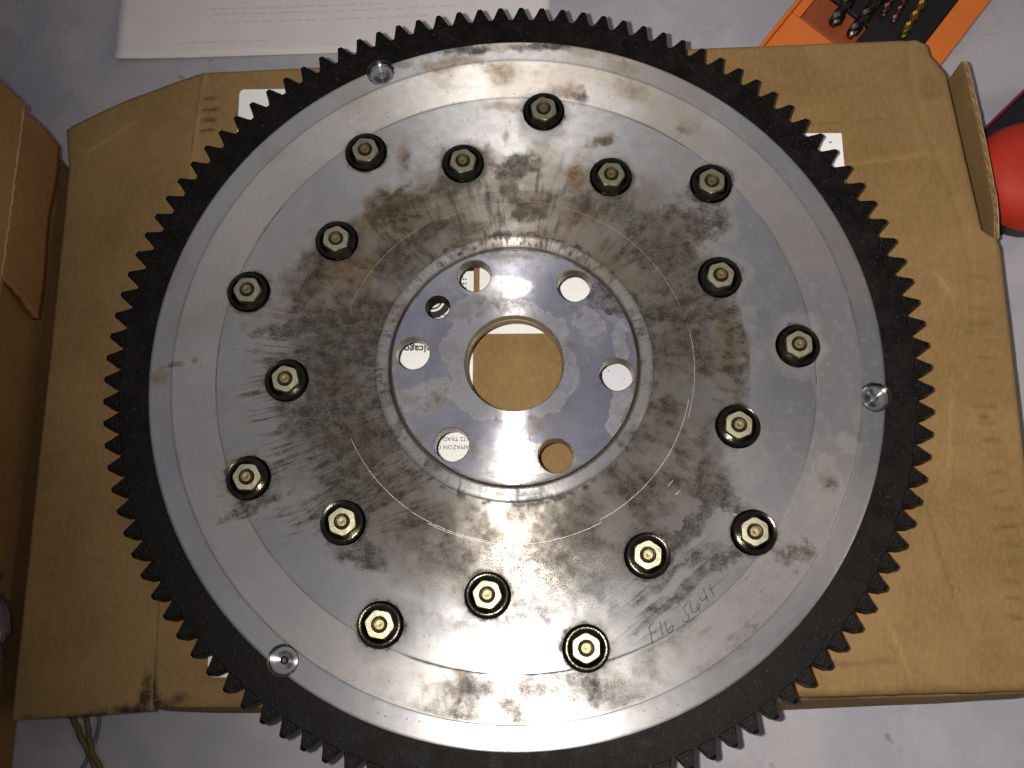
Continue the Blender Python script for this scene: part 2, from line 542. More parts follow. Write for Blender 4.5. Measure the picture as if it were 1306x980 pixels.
def empty_part(name, root):
    """the upright flap: two liners and the wavy flute between, seen end-on along its top"""
    A0 = np.array([186.4, 137.0, 20.0]); A1 = np.array([195.2, 61.0, 20.0])
    T0 = np.array([188.0, 138.5, 41.0]); T1 = np.array([194.3, 60.0, 39.5])
    out = np.array([1.0, .1, 0]); out /= np.linalg.norm(out)
    def sheet(off, th, n=26, jag=0.0):
        V, F = [], []
        for i in range(n + 1):
            t = i / n
            b = A0 * (1 - t) + A1 * t; tp = T0 * (1 - t) + T1 * t
            bow = 1.1 * math.sin(math.pi * t)
            j = jag * (random.random() - .5)
            for p in (b, tp + np.array([0, 0, j - 3.5 * max(0, t - .86) / .14])):
                q = p + out * (off + bow)
                V.append(q * MM); V.append((q + out * th) * MM)
        for i in range(n):
            a = i * 4; c = a + 4
            F += [(a, c, c+2, a+2), (a+1, a+3, c+3, c+1), (a+2, c+2, c+3, a+3)]
        F += [(0, 2, 3, 1), (n*4, n*4+1, n*4+3, n*4+2)]
        return V, F
    v, f = sheet(0, .35, jag=.5)
    o = mesh_obj(name, v, f, M['card'], root)
    v, f = sheet(1.9, .3, jag=.9)
    mesh_obj("outer_liner", v, f, M['card_edge'], o)
    # flute
    V, F = [], []
    n = 160
    for i in range(n + 1):
        t = i / n
        b = A0 * (1 - t) + A1 * t; tp = T0 * (1 - t) + T1 * t - np.array([0, 0, .4 + 3.5 * max(0, t - .86) / .14])
        off = 1.1 + .75 * math.sin(t * 80 / 6.2 * 2 * math.pi * 1.0) + 1.1 * math.sin(math.pi * t)
        for p in (b, tp):
            q = p + out * off
            V.append((q - out * .14) * MM); V.append((q + out * .14) * MM)
    for i in range(n):
        a = i * 4; c = a + 4
        F += [(a, c, c+2, a+2), (a+1, a+3, c+3, c+1), (a+2, c+2, c+3, a+3)]
    mesh_obj("flute", V, F, M['card_edge'], o)
    return o
box_root = cbox()

# ------------------------------------------------------------------ labels stuck on the box
def round_rect(x0, x1, y0, y1, r, z, th, skew=0.0, n=5):
    pts = []
    for cx, cy, a0 in ((x1-r, y0+r, -90), (x1-r, y1-r, 0), (x0+r, y1-r, 90), (x0+r, y0+r, 180)):
        for i in range(n + 1):
            a = math.radians(a0 + 90 * i / n)
            pts.append((cx + r * math.cos(a), cy + r * math.sin(a)))
    pts = [((x + skew * y) * MM, y * MM) for x, y in pts]
    k = len(pts)
    V = [(x, y, z) for x, y in pts] + [(x, y, z + th) for x, y in pts]
    F = [tuple(range(k, 2*k)), tuple(reversed(range(k)))] + [(i, (i+1) % k, (i+1) % k + k, i + k) for i in range(k)]
    return V, F

def text_mesh(name, body, size, loc, rz, mat, parent, sx=1.0, bold=0.0):
    cu = bpy.data.curves.new(name, 'FONT')
    cu.body = body
    cu.size = size
    cu.offset = bold
    cu.resolution_u = 3
    cu.space_character = 1.05
    tmp = bpy.data.objects.new(name + "_tmp", cu)
    scene.collection.objects.link(tmp)
    dg = bpy.context.evaluated_depsgraph_get()
    dg.update()
    me = bpy.data.meshes.new_from_object(tmp.evaluated_get(dg))
    bpy.data.objects.remove(tmp)
    bpy.data.curves.remove(cu)
    me.name = name
    me.materials.clear(); me.materials.append(mat)
    o = bpy.data.objects.new(name, me)
    o.location = loc
    o.rotation_euler = (0, 0, rz)
    o.scale = (sx, 1, 1)
    return link(o, parent)

def labels():
    z = BOX + .00035
    v, f = round_rect(-118.5, -17.0, -112.0, 132.0, 2.2, BOX + .0001, .00025)
    # its left edge follows the crease
    v = [(x + (-.0025 * (1 - y / .132) * 0 + (.0042 * (.132 - y) / .242 if x < -.08 else 0)), y, zz) for x, y, zz in v]
    a = mesh_obj("shipping_label", v, f, M['label'], box_root)
    a["label"] = "tall white shipping label, printed upside down, reaching out under the wheel's left teeth"
    PI = math.pi
    zt = z + .00008
    text_mesh("printed_text", "AMAZON C", .0023, (-.0181, -.0248, zt), PI, M['ink'], a, sx=.98)
    text_mesh("printed_text", "172 TRAD", .0023, (-.0181, -.0215, zt), PI, M['ink'], a, sx=.98)
    text_mesh("printed_text", "Chicago", .0043, (-.0306, .0160, zt), PI, M['ink'], a, sx=.95, bold=.00012)
    # black bar and the dotted square code beside it
    v, f = round_rect(-24.0, -16.9, 47.6, 58.0, .3, zt, .00003)
    mesh_obj("printed_bar", v, f, M['ink'], a)
    parts = []
    rng = random.Random(3)
    for i in range(9):
        for j in range(9):
            if rng.random() < .48:
                cx, cy = -28.0 + i * .92 + (.46 if j % 2 else 0), 37.5 + j * .95
                if cx > -19.6 or cy > 46.6: continue
                parts.append(([((cx + .38*math.cos(k*PI/3))*MM, (cy + .38*math.sin(k*PI/3))*MM, zt) for k in range(6)], [tuple(range(6))]))
    for i in range(16):
        for j in range(5):
            if rng.random() < .5:
                cx, cy = -36 + i * .8, 25.6 + j * .8
                parts.append(([((cx + .36*math.cos(k*PI/3))*MM, (cy + .36*math.sin(k*PI/3))*MM, zt) for k in range(6)], [tuple(range(6))]))
    v, f = join(parts)
    mesh_obj("printed_dots", v, f, M['ink'], a)
    # thick printed arcs of the round mark
    parts = []
    for r0, r1 in ((3.3, 4.0), (4.9, 7.6)):
        V = []; n = 40
        for i in range(n + 1):
            t = math.radians(-150 + 300 * i / n)
            V += [((-33.5 + r0*math.cos(t))*MM, (35.2 + r0*math.sin(t))*MM, zt), ((-33.5 + r1*math.cos(t))*MM, (35.2 + r1*math.sin(t))*MM, zt)]
        parts.append((V, [(2*i, 2*i+1, 2*i+3, 2*i+2) for i in range(n)]))
    v, f = join(parts)
    mesh_obj("printed_arc", v, f, M['ink'], a)
    v, f = round_rect(-14.6, 136.5, 20.8, 108.0, .4, BOX + .0001, .00025)
    b = mesh_obj("address_label", v, f, M['label'], box_root)
    b["label"] = "wide white label under the wheel, one corner showing past the upper right teeth"
    for (x, y, w, h) in ((131.0, 103.5, 1.2, .5), (-9.5, 44.6, 2.4, 1.0)):
        v, f = round_rect(x, x + w, y, y + h, .12, zt, .00003)
        mesh_obj("printed_mark", v, f, M['ink'], b)
    v, f = round_rect(29.0, 62.0, -22.0, 22.5, 1.0, BOX + .0001, .00025)
    c = mesh_obj("small_label", v, f, M['label_b'], box_root)
    for (x, y) in ((35.5, 6.0), (36.5, 4.8), (42.5, 1.5)):
        v, f = round_rect(x, x + .5, y, y + .4, .1, zt, .00003)
        mesh_obj("printed_mark", v, f, M['ink'], c)
labels()

# ------------------------------------------------------------------ the flywheel
STAINS = [(-45.9,63.2,12.2,9.7,35,0.9,'k'),(-45.9,63.2,13.0,10.6,35,0.6,'b'),(-24.7,74.0,13.0,4.8,30,0.6,'k'),(-20.2,81.7,10.4,10.3,0,0.6,'k'),(2.9,81.4,9.9,4.2,0,0.8,'k'),(-3.2,77.1,7.2,3.0,-10,0.7,'k'),(7.4,64.6,10.4,7.9,-10,0.55,'b'),(5.0,62.0,8.7,4.2,-20,0.6,'k'),(24.4,77.1,3.8,6.1,0,0.9,'b'),(33.8,91.2,7.5,4.2,20,0.75,'b'),(35.4,91.2,5.8,3.0,20,0.5,'k'),(-44.4,86.0,2.9,8.5,-8,0.6,'b'),(-43.1,84.3,2.9,6.7,-8,0.4,'k'),(27.1,60.1,8.1,8.5,0,0.6,'b'),(25.7,64.4,6.4,6.1,20,0.5,'k'),(-46.8,41.4,9.9,11.5,30,0.7,'k'),(-60.2,36.7,11.6,7.9,30,0.6,'b'),(-33.5,52.6,17.4,3.0,35,0.7,'k'),(-16.8,55.0,8.7,3.0,0,0.5,'k'),(10.7,99.1,11.6,12.1,0,0.25,'k'),(-48.3,92.9,11.6,5.5,0,0.2,'b'),(74.3,56.4,9.9,9.1,40,0.8,'k'),(68.2,66.3,11.6,6.1,30,0.45,'k'),(60.3,19.8,15.9,2.1,2,0.9,'k'),(72.0,19.7,17.4,3.6,2,0.5,'k'),(82.3,4.2,4.1,18.2,3,0.75,'k'),(80.2,7.3,8.7,16.7,0,0.5,'b'),(65.2,32.3,17.4,18.2,0,0.45,'k'),(59.9,10.5,14.5,24.2,0,0.4,'k'),(55.5,51.7,17.4,15.2,-40,0.5,'k'),(58.5,51.6,17.4,15.2,-40,0.3,'b'),(40.8,61.6,14.5,9.1,-20,0.45,'k'),(88.9,7.2,4.1,6.1,0,0.4,'k'),(-75.7,15.3,27.5,3.9,3,0.85,'k'),(-59.5,19.2,17.4,6.7,0,0.6,'k'),(-69.1,-0.8,15.9,18.2,0,0.65,'k'),(-85.1,-3.7,9.9,10.3,0,0.5,'k'),(-72.5,-20.4,17.4,7.3,20,0.6,'k'),(-82.3,-17.3,7.0,6.1,0,0.5,'k'),(-59.2,11.4,11.6,27.3,0,0.5,'k'),(-59.2,-27.8,15.9,18.2,30,0.35,'k'),(-92.5,21.1,8.7,9.1,0,0.35,'b'),(-79.8,36.8,11.0,18.2,-25,0.5,'k'),(-78.4,38.4,10.4,18.2,-25,0.5,'b'),(-65.1,46.4,8.7,9.1,0,0.3,'b'),(-93.8,-52.3,12.2,2.7,22,0.85,'k'),(-100.7,-55.2,8.7,1.8,24,0.6,'k'),(-90.0,-45.2,17.4,6.1,20,0.35,'k'),(-52.4,-71.3,10.4,5.5,-30,0.75,'k'),(-60.5,-66.6,7.5,6.1,30,0.5,'k'),(-71.1,-51.0,17.4,6.7,18,0.35,'k'),(72.3,-46.4,9.9,7.9,-25,0.85,'k'),(63.6,-40.1,17.4,10.9,30,0.35,'k'),(81.1,-54.4,10.4,4.2,-35,0.7,'k'),(64.1,-59.4,20.3,3.6,38,0.8,'k'),(54.0,-68.3,11.6,9.1,0,0.45,'k'),(48.5,-68.3,13.0,13.6,0,0.25,'k'),(61.8,-80.7,26.1,2.7,38,0.65,'k'),(55.0,-77.9,23.2,1.8,38,0.5,'k'),(72.0,-68.4,8.7,6.1,30,0.5,'k'),(112.5,-43.8,8.7,5.5,-20,0.55,'k'),(110.6,-50.3,7.0,7.9,-20,0.3,'k'),(98.7,-70.6,8.1,6.1,35,0.75,'k'),(90.1,-87.5,17.4,5.5,45,0.3,'k'),(74.3,-103.5,17.4,4.2,35,0.35,'k'),(125.7,-20.0,2.3,4.8,0,0.4,'b'),(31.7,-75.1,15.9,12.1,0,0.5,'s'),(9.5,-80.6,13.0,12.1,0,0.45,'s'),(40.5,-57.1,23.2,15.2,0,0.4,'s'),(-27.0,-54.0,14.5,12.1,0,0.35,'s'),(17.9,-65.4,17.4,9.1,0,0.4,'s'),(24.0,-116.5,20.3,6.7,-5,0.55,'s'),(-17.8,-113.9,5.8,7.9,0,0.4,'b'),(-15.1,-115.2,5.2,6.7,0,0.3,'k'),(28.0,-116.5,3.5,7.9,0,0.5,'k'),(-49.3,-65.2,17.4,15.2,30,0.3,'s'),(-35.8,-39.6,17.4,18.2,30,0.4,'s'),(-25.5,127.0,15.9,3.6,4,0.6,'b'),(-4.9,123.1,7.5,6.7,0,0.5,'b'),(-30.1,120.6,7.5,5.5,0,0.3,'b'),(24.0,113.5,4.6,5.5,30,0.6,'b'),(27.1,110.7,3.5,2.4,-20,0.6,'k'),(48.4,114.2,7.5,5.5,-30,0.45,'b'),(69.5,98.3,6.4,4.2,-30,0.4,'b'),(-20.8,133.4,12.8,2.7,4,0.75,'k'),(11.0,134.3,11.6,2.4,-3,0.75,'k'),(45.6,125.2,7.5,3.6,-18,0.45,'b'),(-4.9,135.3,11.6,2.4,0,0.4,'b'),(-49.3,126.6,8.7,2.4,18,0.4,'k'),(26.8,132.3,17.4,2.4,-8,0.35,'b'),(-132.3,-4.0,4.6,4.2,0,0.65,'b'),(-127.6,0.8,6.4,1.5,10,0.6,'k'),(-120.7,2.6,1.4,3.6,20,0.5,'k'),(-129.8,37.3,1.4,12.1,-22,0.4,'b'),(-96.4,88.4,5.8,6.1,0,0.25,'b'),(66.4,96.6,4.1,1.5,-30,0.4,'k'),(-4.8,108.0,7.5,2.4,0,0.5,'b'),(77.7,-40.2,11.6,6.1,-30,0.2,'k'),(-3.3,94.1,1.2,3.6,0,0.5,'b'),(121.9,-31.7,4.1,4.2,0,0.3,'k'),(-15.0,-125.6,11.6,2.4,0,0.2,'b')]
HUB_STAINS = [(34.4,27.7,10.4,7.3,-25,0.95,'k'),(39.5,20.5,7.0,4.2,-20,0.8,'k'),(23.4,20.6,4.1,3.0,0,0.5,'k'),(-31.8,-15.4,7.5,6.1,25,0.5,'k'),(-33.1,-21.3,8.7,2.4,15,0.6,'s'),(41.0,-29.1,4.1,15.2,-25,0.4,'k'),(44.2,-17.4,2.3,12.1,-10,0.3,'k'),(-25.2,24.1,7.0,7.3,0,0.4,'k'),(-4.5,24.0,17.4,3.0,0,0.35,'k'),(-0.1,42.9,14.5,1.8,0,0.4,'k'),(-20.6,10.2,2.9,15.2,-15,0.4,'s'),(-18.9,-11.0,4.6,9.1,25,0.4,'s'),(-43.3,-16.8,1.7,9.1,10,0.6,'k'),(29.6,9.8,4.1,4.2,0,0.4,'k'),(12.7,-23.1,8.7,4.2,20,0.25,'b'),(-4.4,-36.1,7.5,4.2,0,0.3,'b'),(49.7,18.9,1.7,9.1,20,0.7,'k'),(19.2,41.1,8.7,1.8,-20,0.3,'k')]
WRITING = [[(48.9,-93.5),(46.8,-95.5),(47.4,-97.9),(48.0,-101.2)],[(47.4,-97.9),(49.6,-96.7)],[(50.7,-93.6),(51.6,-98.3)],[(52.3,-93.3),(52.8,-95.7),(53.4,-97.4),(54.7,-97.0),(55.4,-94.9),(54.5,-95.0),(53.5,-96.8)],[(61.0,-86.3),(59.0,-89.2),(59.9,-90.7),(60.9,-91.4),(61.0,-92.6),(60.0,-93.7),(58.3,-93.3)],[(61.4,-86.5),(61.7,-89.2),(62.3,-90.7),(63.5,-90.2),(65.0,-88.1),(64.5,-87.2),(63.8,-88.5),(64.9,-90.2)],[(64.7,-84.8),(65.5,-86.6),(67.7,-85.1)],[(66.3,-82.1),(67.9,-87.0)],[(68.5,-80.8),(70.0,-85.3)],[(68.3,-82.8),(70.2,-81.7)],[(72.9,-70.3),(73.4,-72.5),(73.7,-71.4),(75.3,-73.4)]]
HUB_ROUGH = [(-31.5,-12,10,5.5,28,.9),(-21.5,9,4.5,10,-20,.9),(-17,22,9,4,30,.7),(38,-17,4,12,-15,.6),(27,16,7,5,-40,.8),(10,-36,14,6,0,.5),(-6,30,14,5,0,.45),(40,8,3,8,0,.6),(-40,-14,4,4,0,.8)]
R_OUT, P_OUT = 105.6, math.radians(83.60)
R_IN, P_IN = 85.0, math.radians(103.64)
NUTS = [(R_OUT * math.cos(P_OUT + k * 2 * math.pi / 9), R_OUT * math.sin(P_OUT + k * 2 * math.pi / 9)) for k in range(9)] + \
       [(R_IN * math.cos(P_IN + k * 2 * math.pi / 9), R_IN * math.sin(P_IN + k * 2 * math.pi / 9)) for k in range(9)]
PINS = [(-53.7, 123.5), (132.6, -13.0), (-80.5, -106.5)]
PIN_R = 5.5
TEETH = 113
GEAR_TOP = -2.6

wheel = empty("flywheel", (0, 0, FACE))
tag(wheel, "greasy aluminium flywheel with black toothed ring gear lying on the flat cardboard box", "flywheel")

def polar_grid(rs, zs, nt, cut=(), cut_r=0.0):
    rs = np.asarray(rs, float); zs = np.asarray(zs, float)
    th = np.linspace(0, 2 * np.pi, nt, endpoint=False)
    T, Rr = np.meshgrid(th, rs, indexing='ij')
    X = Rr * np.cos(T); Y = Rr * np.sin(T); Z = np.broadcast_to(zs, Rr.shape)
    m = len(rs)
    idx = np.arange(nt * m).reshape(nt, m)
    nx = np.roll(idx, -1, axis=0)
    F = np.stack([idx[:, :-1], idx[:, 1:], nx[:, 1:], nx[:, :-1]], -1).reshape(-1, 4)
    x = X.ravel(); y = Y.ravel()
    if len(cut):
        cx = x[F].mean(1); cy = y[F].mean(1)
        keep = np.ones(len(F), bool)
        for px, py in cut:
            keep &= np.hypot(cx - px, cy - py) > cut_r
        F = F[keep]
    return x, y, Z.ravel().copy(), F

def np_mesh(name, x, y, z, F, mat, parent, smooth=True, auto=None):
    me = bpy.data.meshes.new(name)
    n = len(x)
    me.vertices.add(n)
    co = np.stack([x, y, z], 1).astype(np.float32) * np.float32(MM)
    me.vertices.foreach_set("co", co.ravel())
    k = F.shape[1]
    me.loops.add(F.size)
    me.loops.foreach_set("vertex_index", F.astype(np.int32).ravel())
    me.polygons.add(len(F))
    me.polygons.foreach_set("loop_start", np.arange(0, F.size, k, dtype=np.int32))
    me.polygons.foreach_set("use_smooth", np.full(len(F), smooth))
    me.update(calc_edges=True)
    me.validate()
    me.materials.append(mat)
    if auto: me.set_sharp_from_angle(angle=math.radians(auto))
    o = bpy.data.objects.new(name, me)
    return link(o, parent)

PROF = [(46.8, -5.5), (46.8, 1.9), (47.3, 2.45), (50.2, 2.7), (51.2, 2.3), (52.0, 1.2), (53.5, 1.0), (60, .7), (66, .45), (70, .15), (75, 0), (111.0, 0), (111.35, -.02), (111.6, -.28), (112.0, -.36),
        (127.7, .62), (128.1, .55), (128.4, .10), (128.8, .02), (136.3, 0.0), (136.8, -.25), (137.0, -.7), (137.0, -9.0)]
def face_z(r):
    p = PROF[4:-2]
    return float(np.interp(r, [a for a, b in p], [b for a, b in p]))

def disc():
    rs, zs = [], []
    for (r0, z0), (r1, z1) in zip(PROF[:-1], PROF[1:]):
        n = max(1, int(round(abs(r1 - r0) / .45)))
        for i in range(n):
            t = i / n
            rs.append(r0 + (r1 - r0) * t); zs.append(z0 + (z1 - z0) * t)
    rs.append(PROF[-1][0]); zs.append(PROF[-1][1])
    x, y, z, F = polar_grid(rs, zs, 1500, PINS, PIN_R - .15)
    r = np.hypot(x, y); th = np.arctan2(y, x)
    # slight unevenness of the machined faces
    z += np.where((r > 53.5) & (r < 136), (fbm(x / 22, y / 22, 11) - .5) * .05 + (fbm(x / 5, y / 5, 12) - .5) * .006, 0)
    o = np_mesh("aluminium_disc", x, y, z, F, M['face'], wheel, auto=28)
    blk, brn, spk = stain_fields(x, y, STAINS, 0)
    w1 = fbm(x / 9, y / 9, 21); w2 = fbm(x / 2.2, y / 2.2, 22); w3 = fbm(x / 30, y / 30, 23)
    inner = 1 - sstep(80, 92, r + (w1 - .5) * 26)
    core = 1 - sstep(66, 74, r + (w1 - .5) * 14)
    worn = np.clip(.10 + .72 * inner + .15 * core + (w1 - .5) * .6 * inner + (w3 - .5) * .35, 0, 1)
    # film of greasy dirt, patchy
    blk = 1 - (1 - blk) * (1 - np.clip(inner * (.12 + .5 * (w1 - .45)) , 0, .4))
    blk = 1 - (1 - blk) * (1 - np.clip((w2 - .60) * 1.5, 0, .5) * (.25 + .75 * inner))
    # fan of wipe marks running outwards from the hub on the left, finer ones all round
    deg = np.degrees(th) % 360
    fan = np.exp(-((deg - 196) / 32) ** 4) * sstep(52, 56, r) * (1 - sstep(88, 112, r + (w1 - .5) * 20))
    fn = vnoise(th * 95, r / 13, 131) * .6 + vnoise(th * 210, r / 9, 132) * .4
    blk = 1 - (1 - blk) * (1 - .95 * fan * sstep(.46, .72, fn + (w1 - .5) * .5))
    fan2 = inner * (1 - np.exp(-((deg - 270) / 40) ** 4)) * .55
    fn2 = vnoise(th * 60, r / 8, 133) * .5 + vnoise(th * 22, r / 10, 134) * .5
    blk = 1 - (1 - blk) * (1 - fan2 * sstep(.52, .78, fn2 + (w1 - .5) * .5))
    # greasy smears, with the turned metal's dark reflection painted in: heavy left and right of the hub, lighter above, almost none below
    pn = .5 * vnoise(th * 9, r / 34, 141) + .3 * vnoise(th * 30, r / 24, 142) + .2 * vnoise(th * 90, r / 15, 143)
    def wt(c, w): return np.exp(-(((deg - c + 180) % 360 - 180) / w) ** 4)
    A = np.maximum.reduce([wt(186, 40), .9 * wt(12, 40), .6 * wt(100, 50), .35 * wt(318, 30), .12 + 0 * r])
    reach = 84 + 10 * wt(190, 30) + 4 * wt(8, 30)
    dk = A * (1 - sstep(reach - 26, reach + 12, r + (pn - .5) * 34)) * np.clip(.25 + 1.9 * (pn - .36), 0, 1)
    blk = 1 - (1 - blk) * (1 - np.clip(dk * .72, 0, .66))
    ring_edge = (1 - sstep(87.3, 88.0, r)) * sstep(70, 84, r)
    blk = 1 - (1 - blk) * (1 - ring_edge * np.clip(.62 * wt(4, 17) + .6 * wt(153, 17) + .35 * wt(330, 12), 0, 1) * (.5 + .9 * (w1 - .25)))
    brn = 1 - (1 - brn) * (1 - np.clip(wt(100, 70) * inner * (.05 + 1.3 * (vnoise(th * 5, r / 16, 145) - .45)), 0, .55))
    # annular film of brownish oil on the blasted ring
    brn = 1 - (1 - brn) * (1 - np.clip((w3 - .5) * 1.6, 0, .35) * sstep(111, 112.5, r) * (y > 0))
    brn = 1 - (1 - brn) * (1 - np.clip(inner * (w3 - .42) * 1.3 * (y > -20), 0, .4))
    # wiped streaks running out of the hub to the lower left
    for ang, seed, box_, st in ((16, 31, (-68, -28, 46, 40), .9), (22, 33, (-62, -46, 40, 16), .9), (38, 35, (64, -78, 34, 22), .7), (3, 37, (-62, 4, 40, 12), .5)):
        c, s = math.cos(math.radians(ang)), math.sin(math.radians(ang))
        u = x * c + y * s; v = -x * s + y * c
        m = np.exp(-((x - box_[0]) / box_[2]) ** 4 - ((y - box_[1]) / box_[3]) ** 4)
        n1 = vnoise(u / 16, v / .55, seed); n2 = vnoise(u / 9, v / 1.6, seed + 1)
        q = sstep(.55, .85, n1 * .6 + n2 * .4 + (w1 - .5) * .5) * m * st
        blk = 1 - (1 - blk) * (1 - q)
    # thin dark lines caught in the two steps
    for rr, a in ((111.6, .85), (128.3, .45), (70.5, .25)):
        k = np.exp(-((r - rr) / .42) ** 2) * sstep(.44, .62, vnoise(th * 5 + 3, r * 0 + rr, 41)) * a
        blk = 1 - (1 - blk) * (1 - k)
    # black oil round every nut
    for i, (nx_, ny_) in enumerate(NUTS):
        d = np.hypot(x - nx_, y - ny_)
        k = (1 - sstep(7.9, 9.2, d + (w2 - .5) * 2.6 + (w1 - .5) * 3.0)) * .95
        k2 = (1 - sstep(7.5, 13, d + (w1 - .5) * 10)) * .35
        blk = 1 - (1 - blk) * (1 - k) * (1 - k2)
    # dirt packed round the lip
    worn *= 1 - .85 * ((r > 46.5) & (r < 52.0))
    blk = np.where((r > 46.5) & (r < 51.8), np.clip(blk * .4 + 1.3 * (w1 - .42), 0, .75), blk)
    k = np.exp(-((r - 52.6) / 1.0) ** 2) * sstep(.42, .6, w2) * .9
    k += ((r > 46.9) & (r < 51.9)) * sstep(.46, .66, vnoise(th * 75, r * .5, 44) * .6 + w2 * .4) * (.22 + .35 * ((y > 8) | (x < -18)))
    blk = 1 - (1 - blk) * (1 - np.clip(k, 0, 1))
    # clean bumpy patch lower right
    m = np.exp(-(((x - 93) * .8 + (y + 45) * .6) / 14) ** 2 - (((y + 45) * .8 - (x - 93) * .6) / 22) ** 2)
    lump = fbm(x / 5, y / 5, 66)
    blk *= 1 - .75 * m * (lump > .42); worn *= 1 - .5 * m
    k = sstep(.02, .0, np.abs(lump - .46)) * m * .8
    blk = 1 - (1 - blk) * (1 - k)
    # bottom of the dial: bright bare metal peppered with specks
    spk = np.maximum(spk, .85 * np.exp(-((x - 14) / 50) ** 2 - ((y + 74) / 20) ** 2))
    low = np.exp(-((x - 12) / 60) ** 4) * (y < 0)
    spk = np.maximum(spk, low * sstep(111.5, 113, r) * (1 - sstep(127, 128.5, r)) * np.clip(.35 + 2.0 * (w1 - .45), 0, .95))
    blk = 1 - (1 - blk) * (1 - low * sstep(111.5, 113, r) * (1 - sstep(126, 129, r)) * np.clip((w1 - .42) * 2.2, 0, .55))
    blk = 1 - (1 - blk) * (1 - low * (1 - sstep(96, 108, r + (w1 - .5) * 26)) * np.clip(.2 + (w1 - .48) * 2.2, 0, .6))
    # pin pricks
    pr = vnoise(x / .9, y / .9, 77)
    blk = np.maximum(blk, (pr > .965) * .7)
    add_attr(o, "black", np.clip(blk * 1.22, 0, 1) ** .8); add_attr(o, "brown", np.clip(brn, 0, 1))
    add_attr(o, "speckle", np.clip(spk, 0, 1)); add_attr(o, "worn", worn)
    add_attr(o, "finish", np.clip(sstep(111.4, 112.2, r) * (1 - sstep(127.9, 128.6, r)) * (.8 + .5 * (w1 - .5)) + sstep(128.6, 129.2, r) * .15 * w1, 0, 1))
    # underside and inner wall of the casting
    v, f = lathe([(.0620, -.0120), (.0620, -.0255), (.0625, -.0260), (.1150, -.0260), (.1200, -.0250), (.1200, -.0120)], 128)
    mesh_obj("rear_casting", v, f, M['bore'], wheel, smooth=True, auto=30)
    return o
disc_o = disc()

def ribbon(pts, w, z):
    P = [Vector((p[0], p[1])) for p in pts]
    V, F = [], []
    for i, p in enumerate(P):
        a = P[max(0, i-1)]; b = P[min(len(P)-1, i+1)]
        t = (b - a).normalized(); n = Vector((-t.y, t.x))
        ww = w * random.uniform(.6, 1.1) * (.5 if i in (0, len(P)-1) else 1)
        for s in (-.5, .5):
            q = p + n * ww * s
            V.append((q.x * MM, q.y * MM, (z if z is not None else face_z(q.length)) * MM + .00008))
    F = [(2*i, 2*i+1, 2*i+3, 2*i+2) for i in range(len(P)-1)]
    return V, F

def densify(pts, step=.35, wob=.06):
    out = []
    for a, b in zip(pts[:-1], pts[1:]):
        n = max(1, int(math.dist(a, b) / step))
        for i in range(n):
            t = i / n
            out.append((a[0]*(1-t)+b[0]*t + random.uniform(-wob, wob), a[1]*(1-t)+b[1]*t + random.uniform(-wob, wob)))
    out.append(pts[-1])
    return out

def marks():
    v, f = join([ribbon(densify(s), .40, None) for s in WRITING])
    o = mesh_obj("scratched_number", v, f, M['scratch'], disc_o)
    o["label"] = "handwritten number F16 5641 scratched into the metal"
    parts = []
    for r0, a0, a1 in ((66.3, 20, 88), (65.6, -12, -62), (66.6, -62, -118), (66.0, 205, 262), (66.4, 118, 160), (65.2, 92, 116), (66.8, -18, 12)):
        n = int(abs(a1 - a0) * 1.6)
        p = []
        for i in range(n + 1):
            a = math.radians(a0 + (a1 - a0) * i / n)
            r = r0 + random.uniform(-.07, .07)
            p.append((r * math.cos(a), r * math.sin(a)))
        parts.append(ribbon(p, .11, None))
    for x, y, L, a in ((44, -71, 4, 20), (46, -70, 3, 100), (58, -49, 2.5, 45), (55.5, -46, 3, 55), (50.5, -72, 2, 80), (-93, 52, 22, 52), (-104, 36, 14, 58), (79, -62, 2, -20),
                       (40, -73, 4, 10), (78, -56, 1.5, -10)):
        c, s = math.cos(math.radians(a)), math.sin(math.radians(a))
        parts.append(ribbon(densify([(x, y), (x + L*c, y + L*s)], .6, .1), .16, None))
    v, f = join(parts)
    mesh_obj("bright_scratches", v, f, M['scratch_bright'], disc_o)
marks()

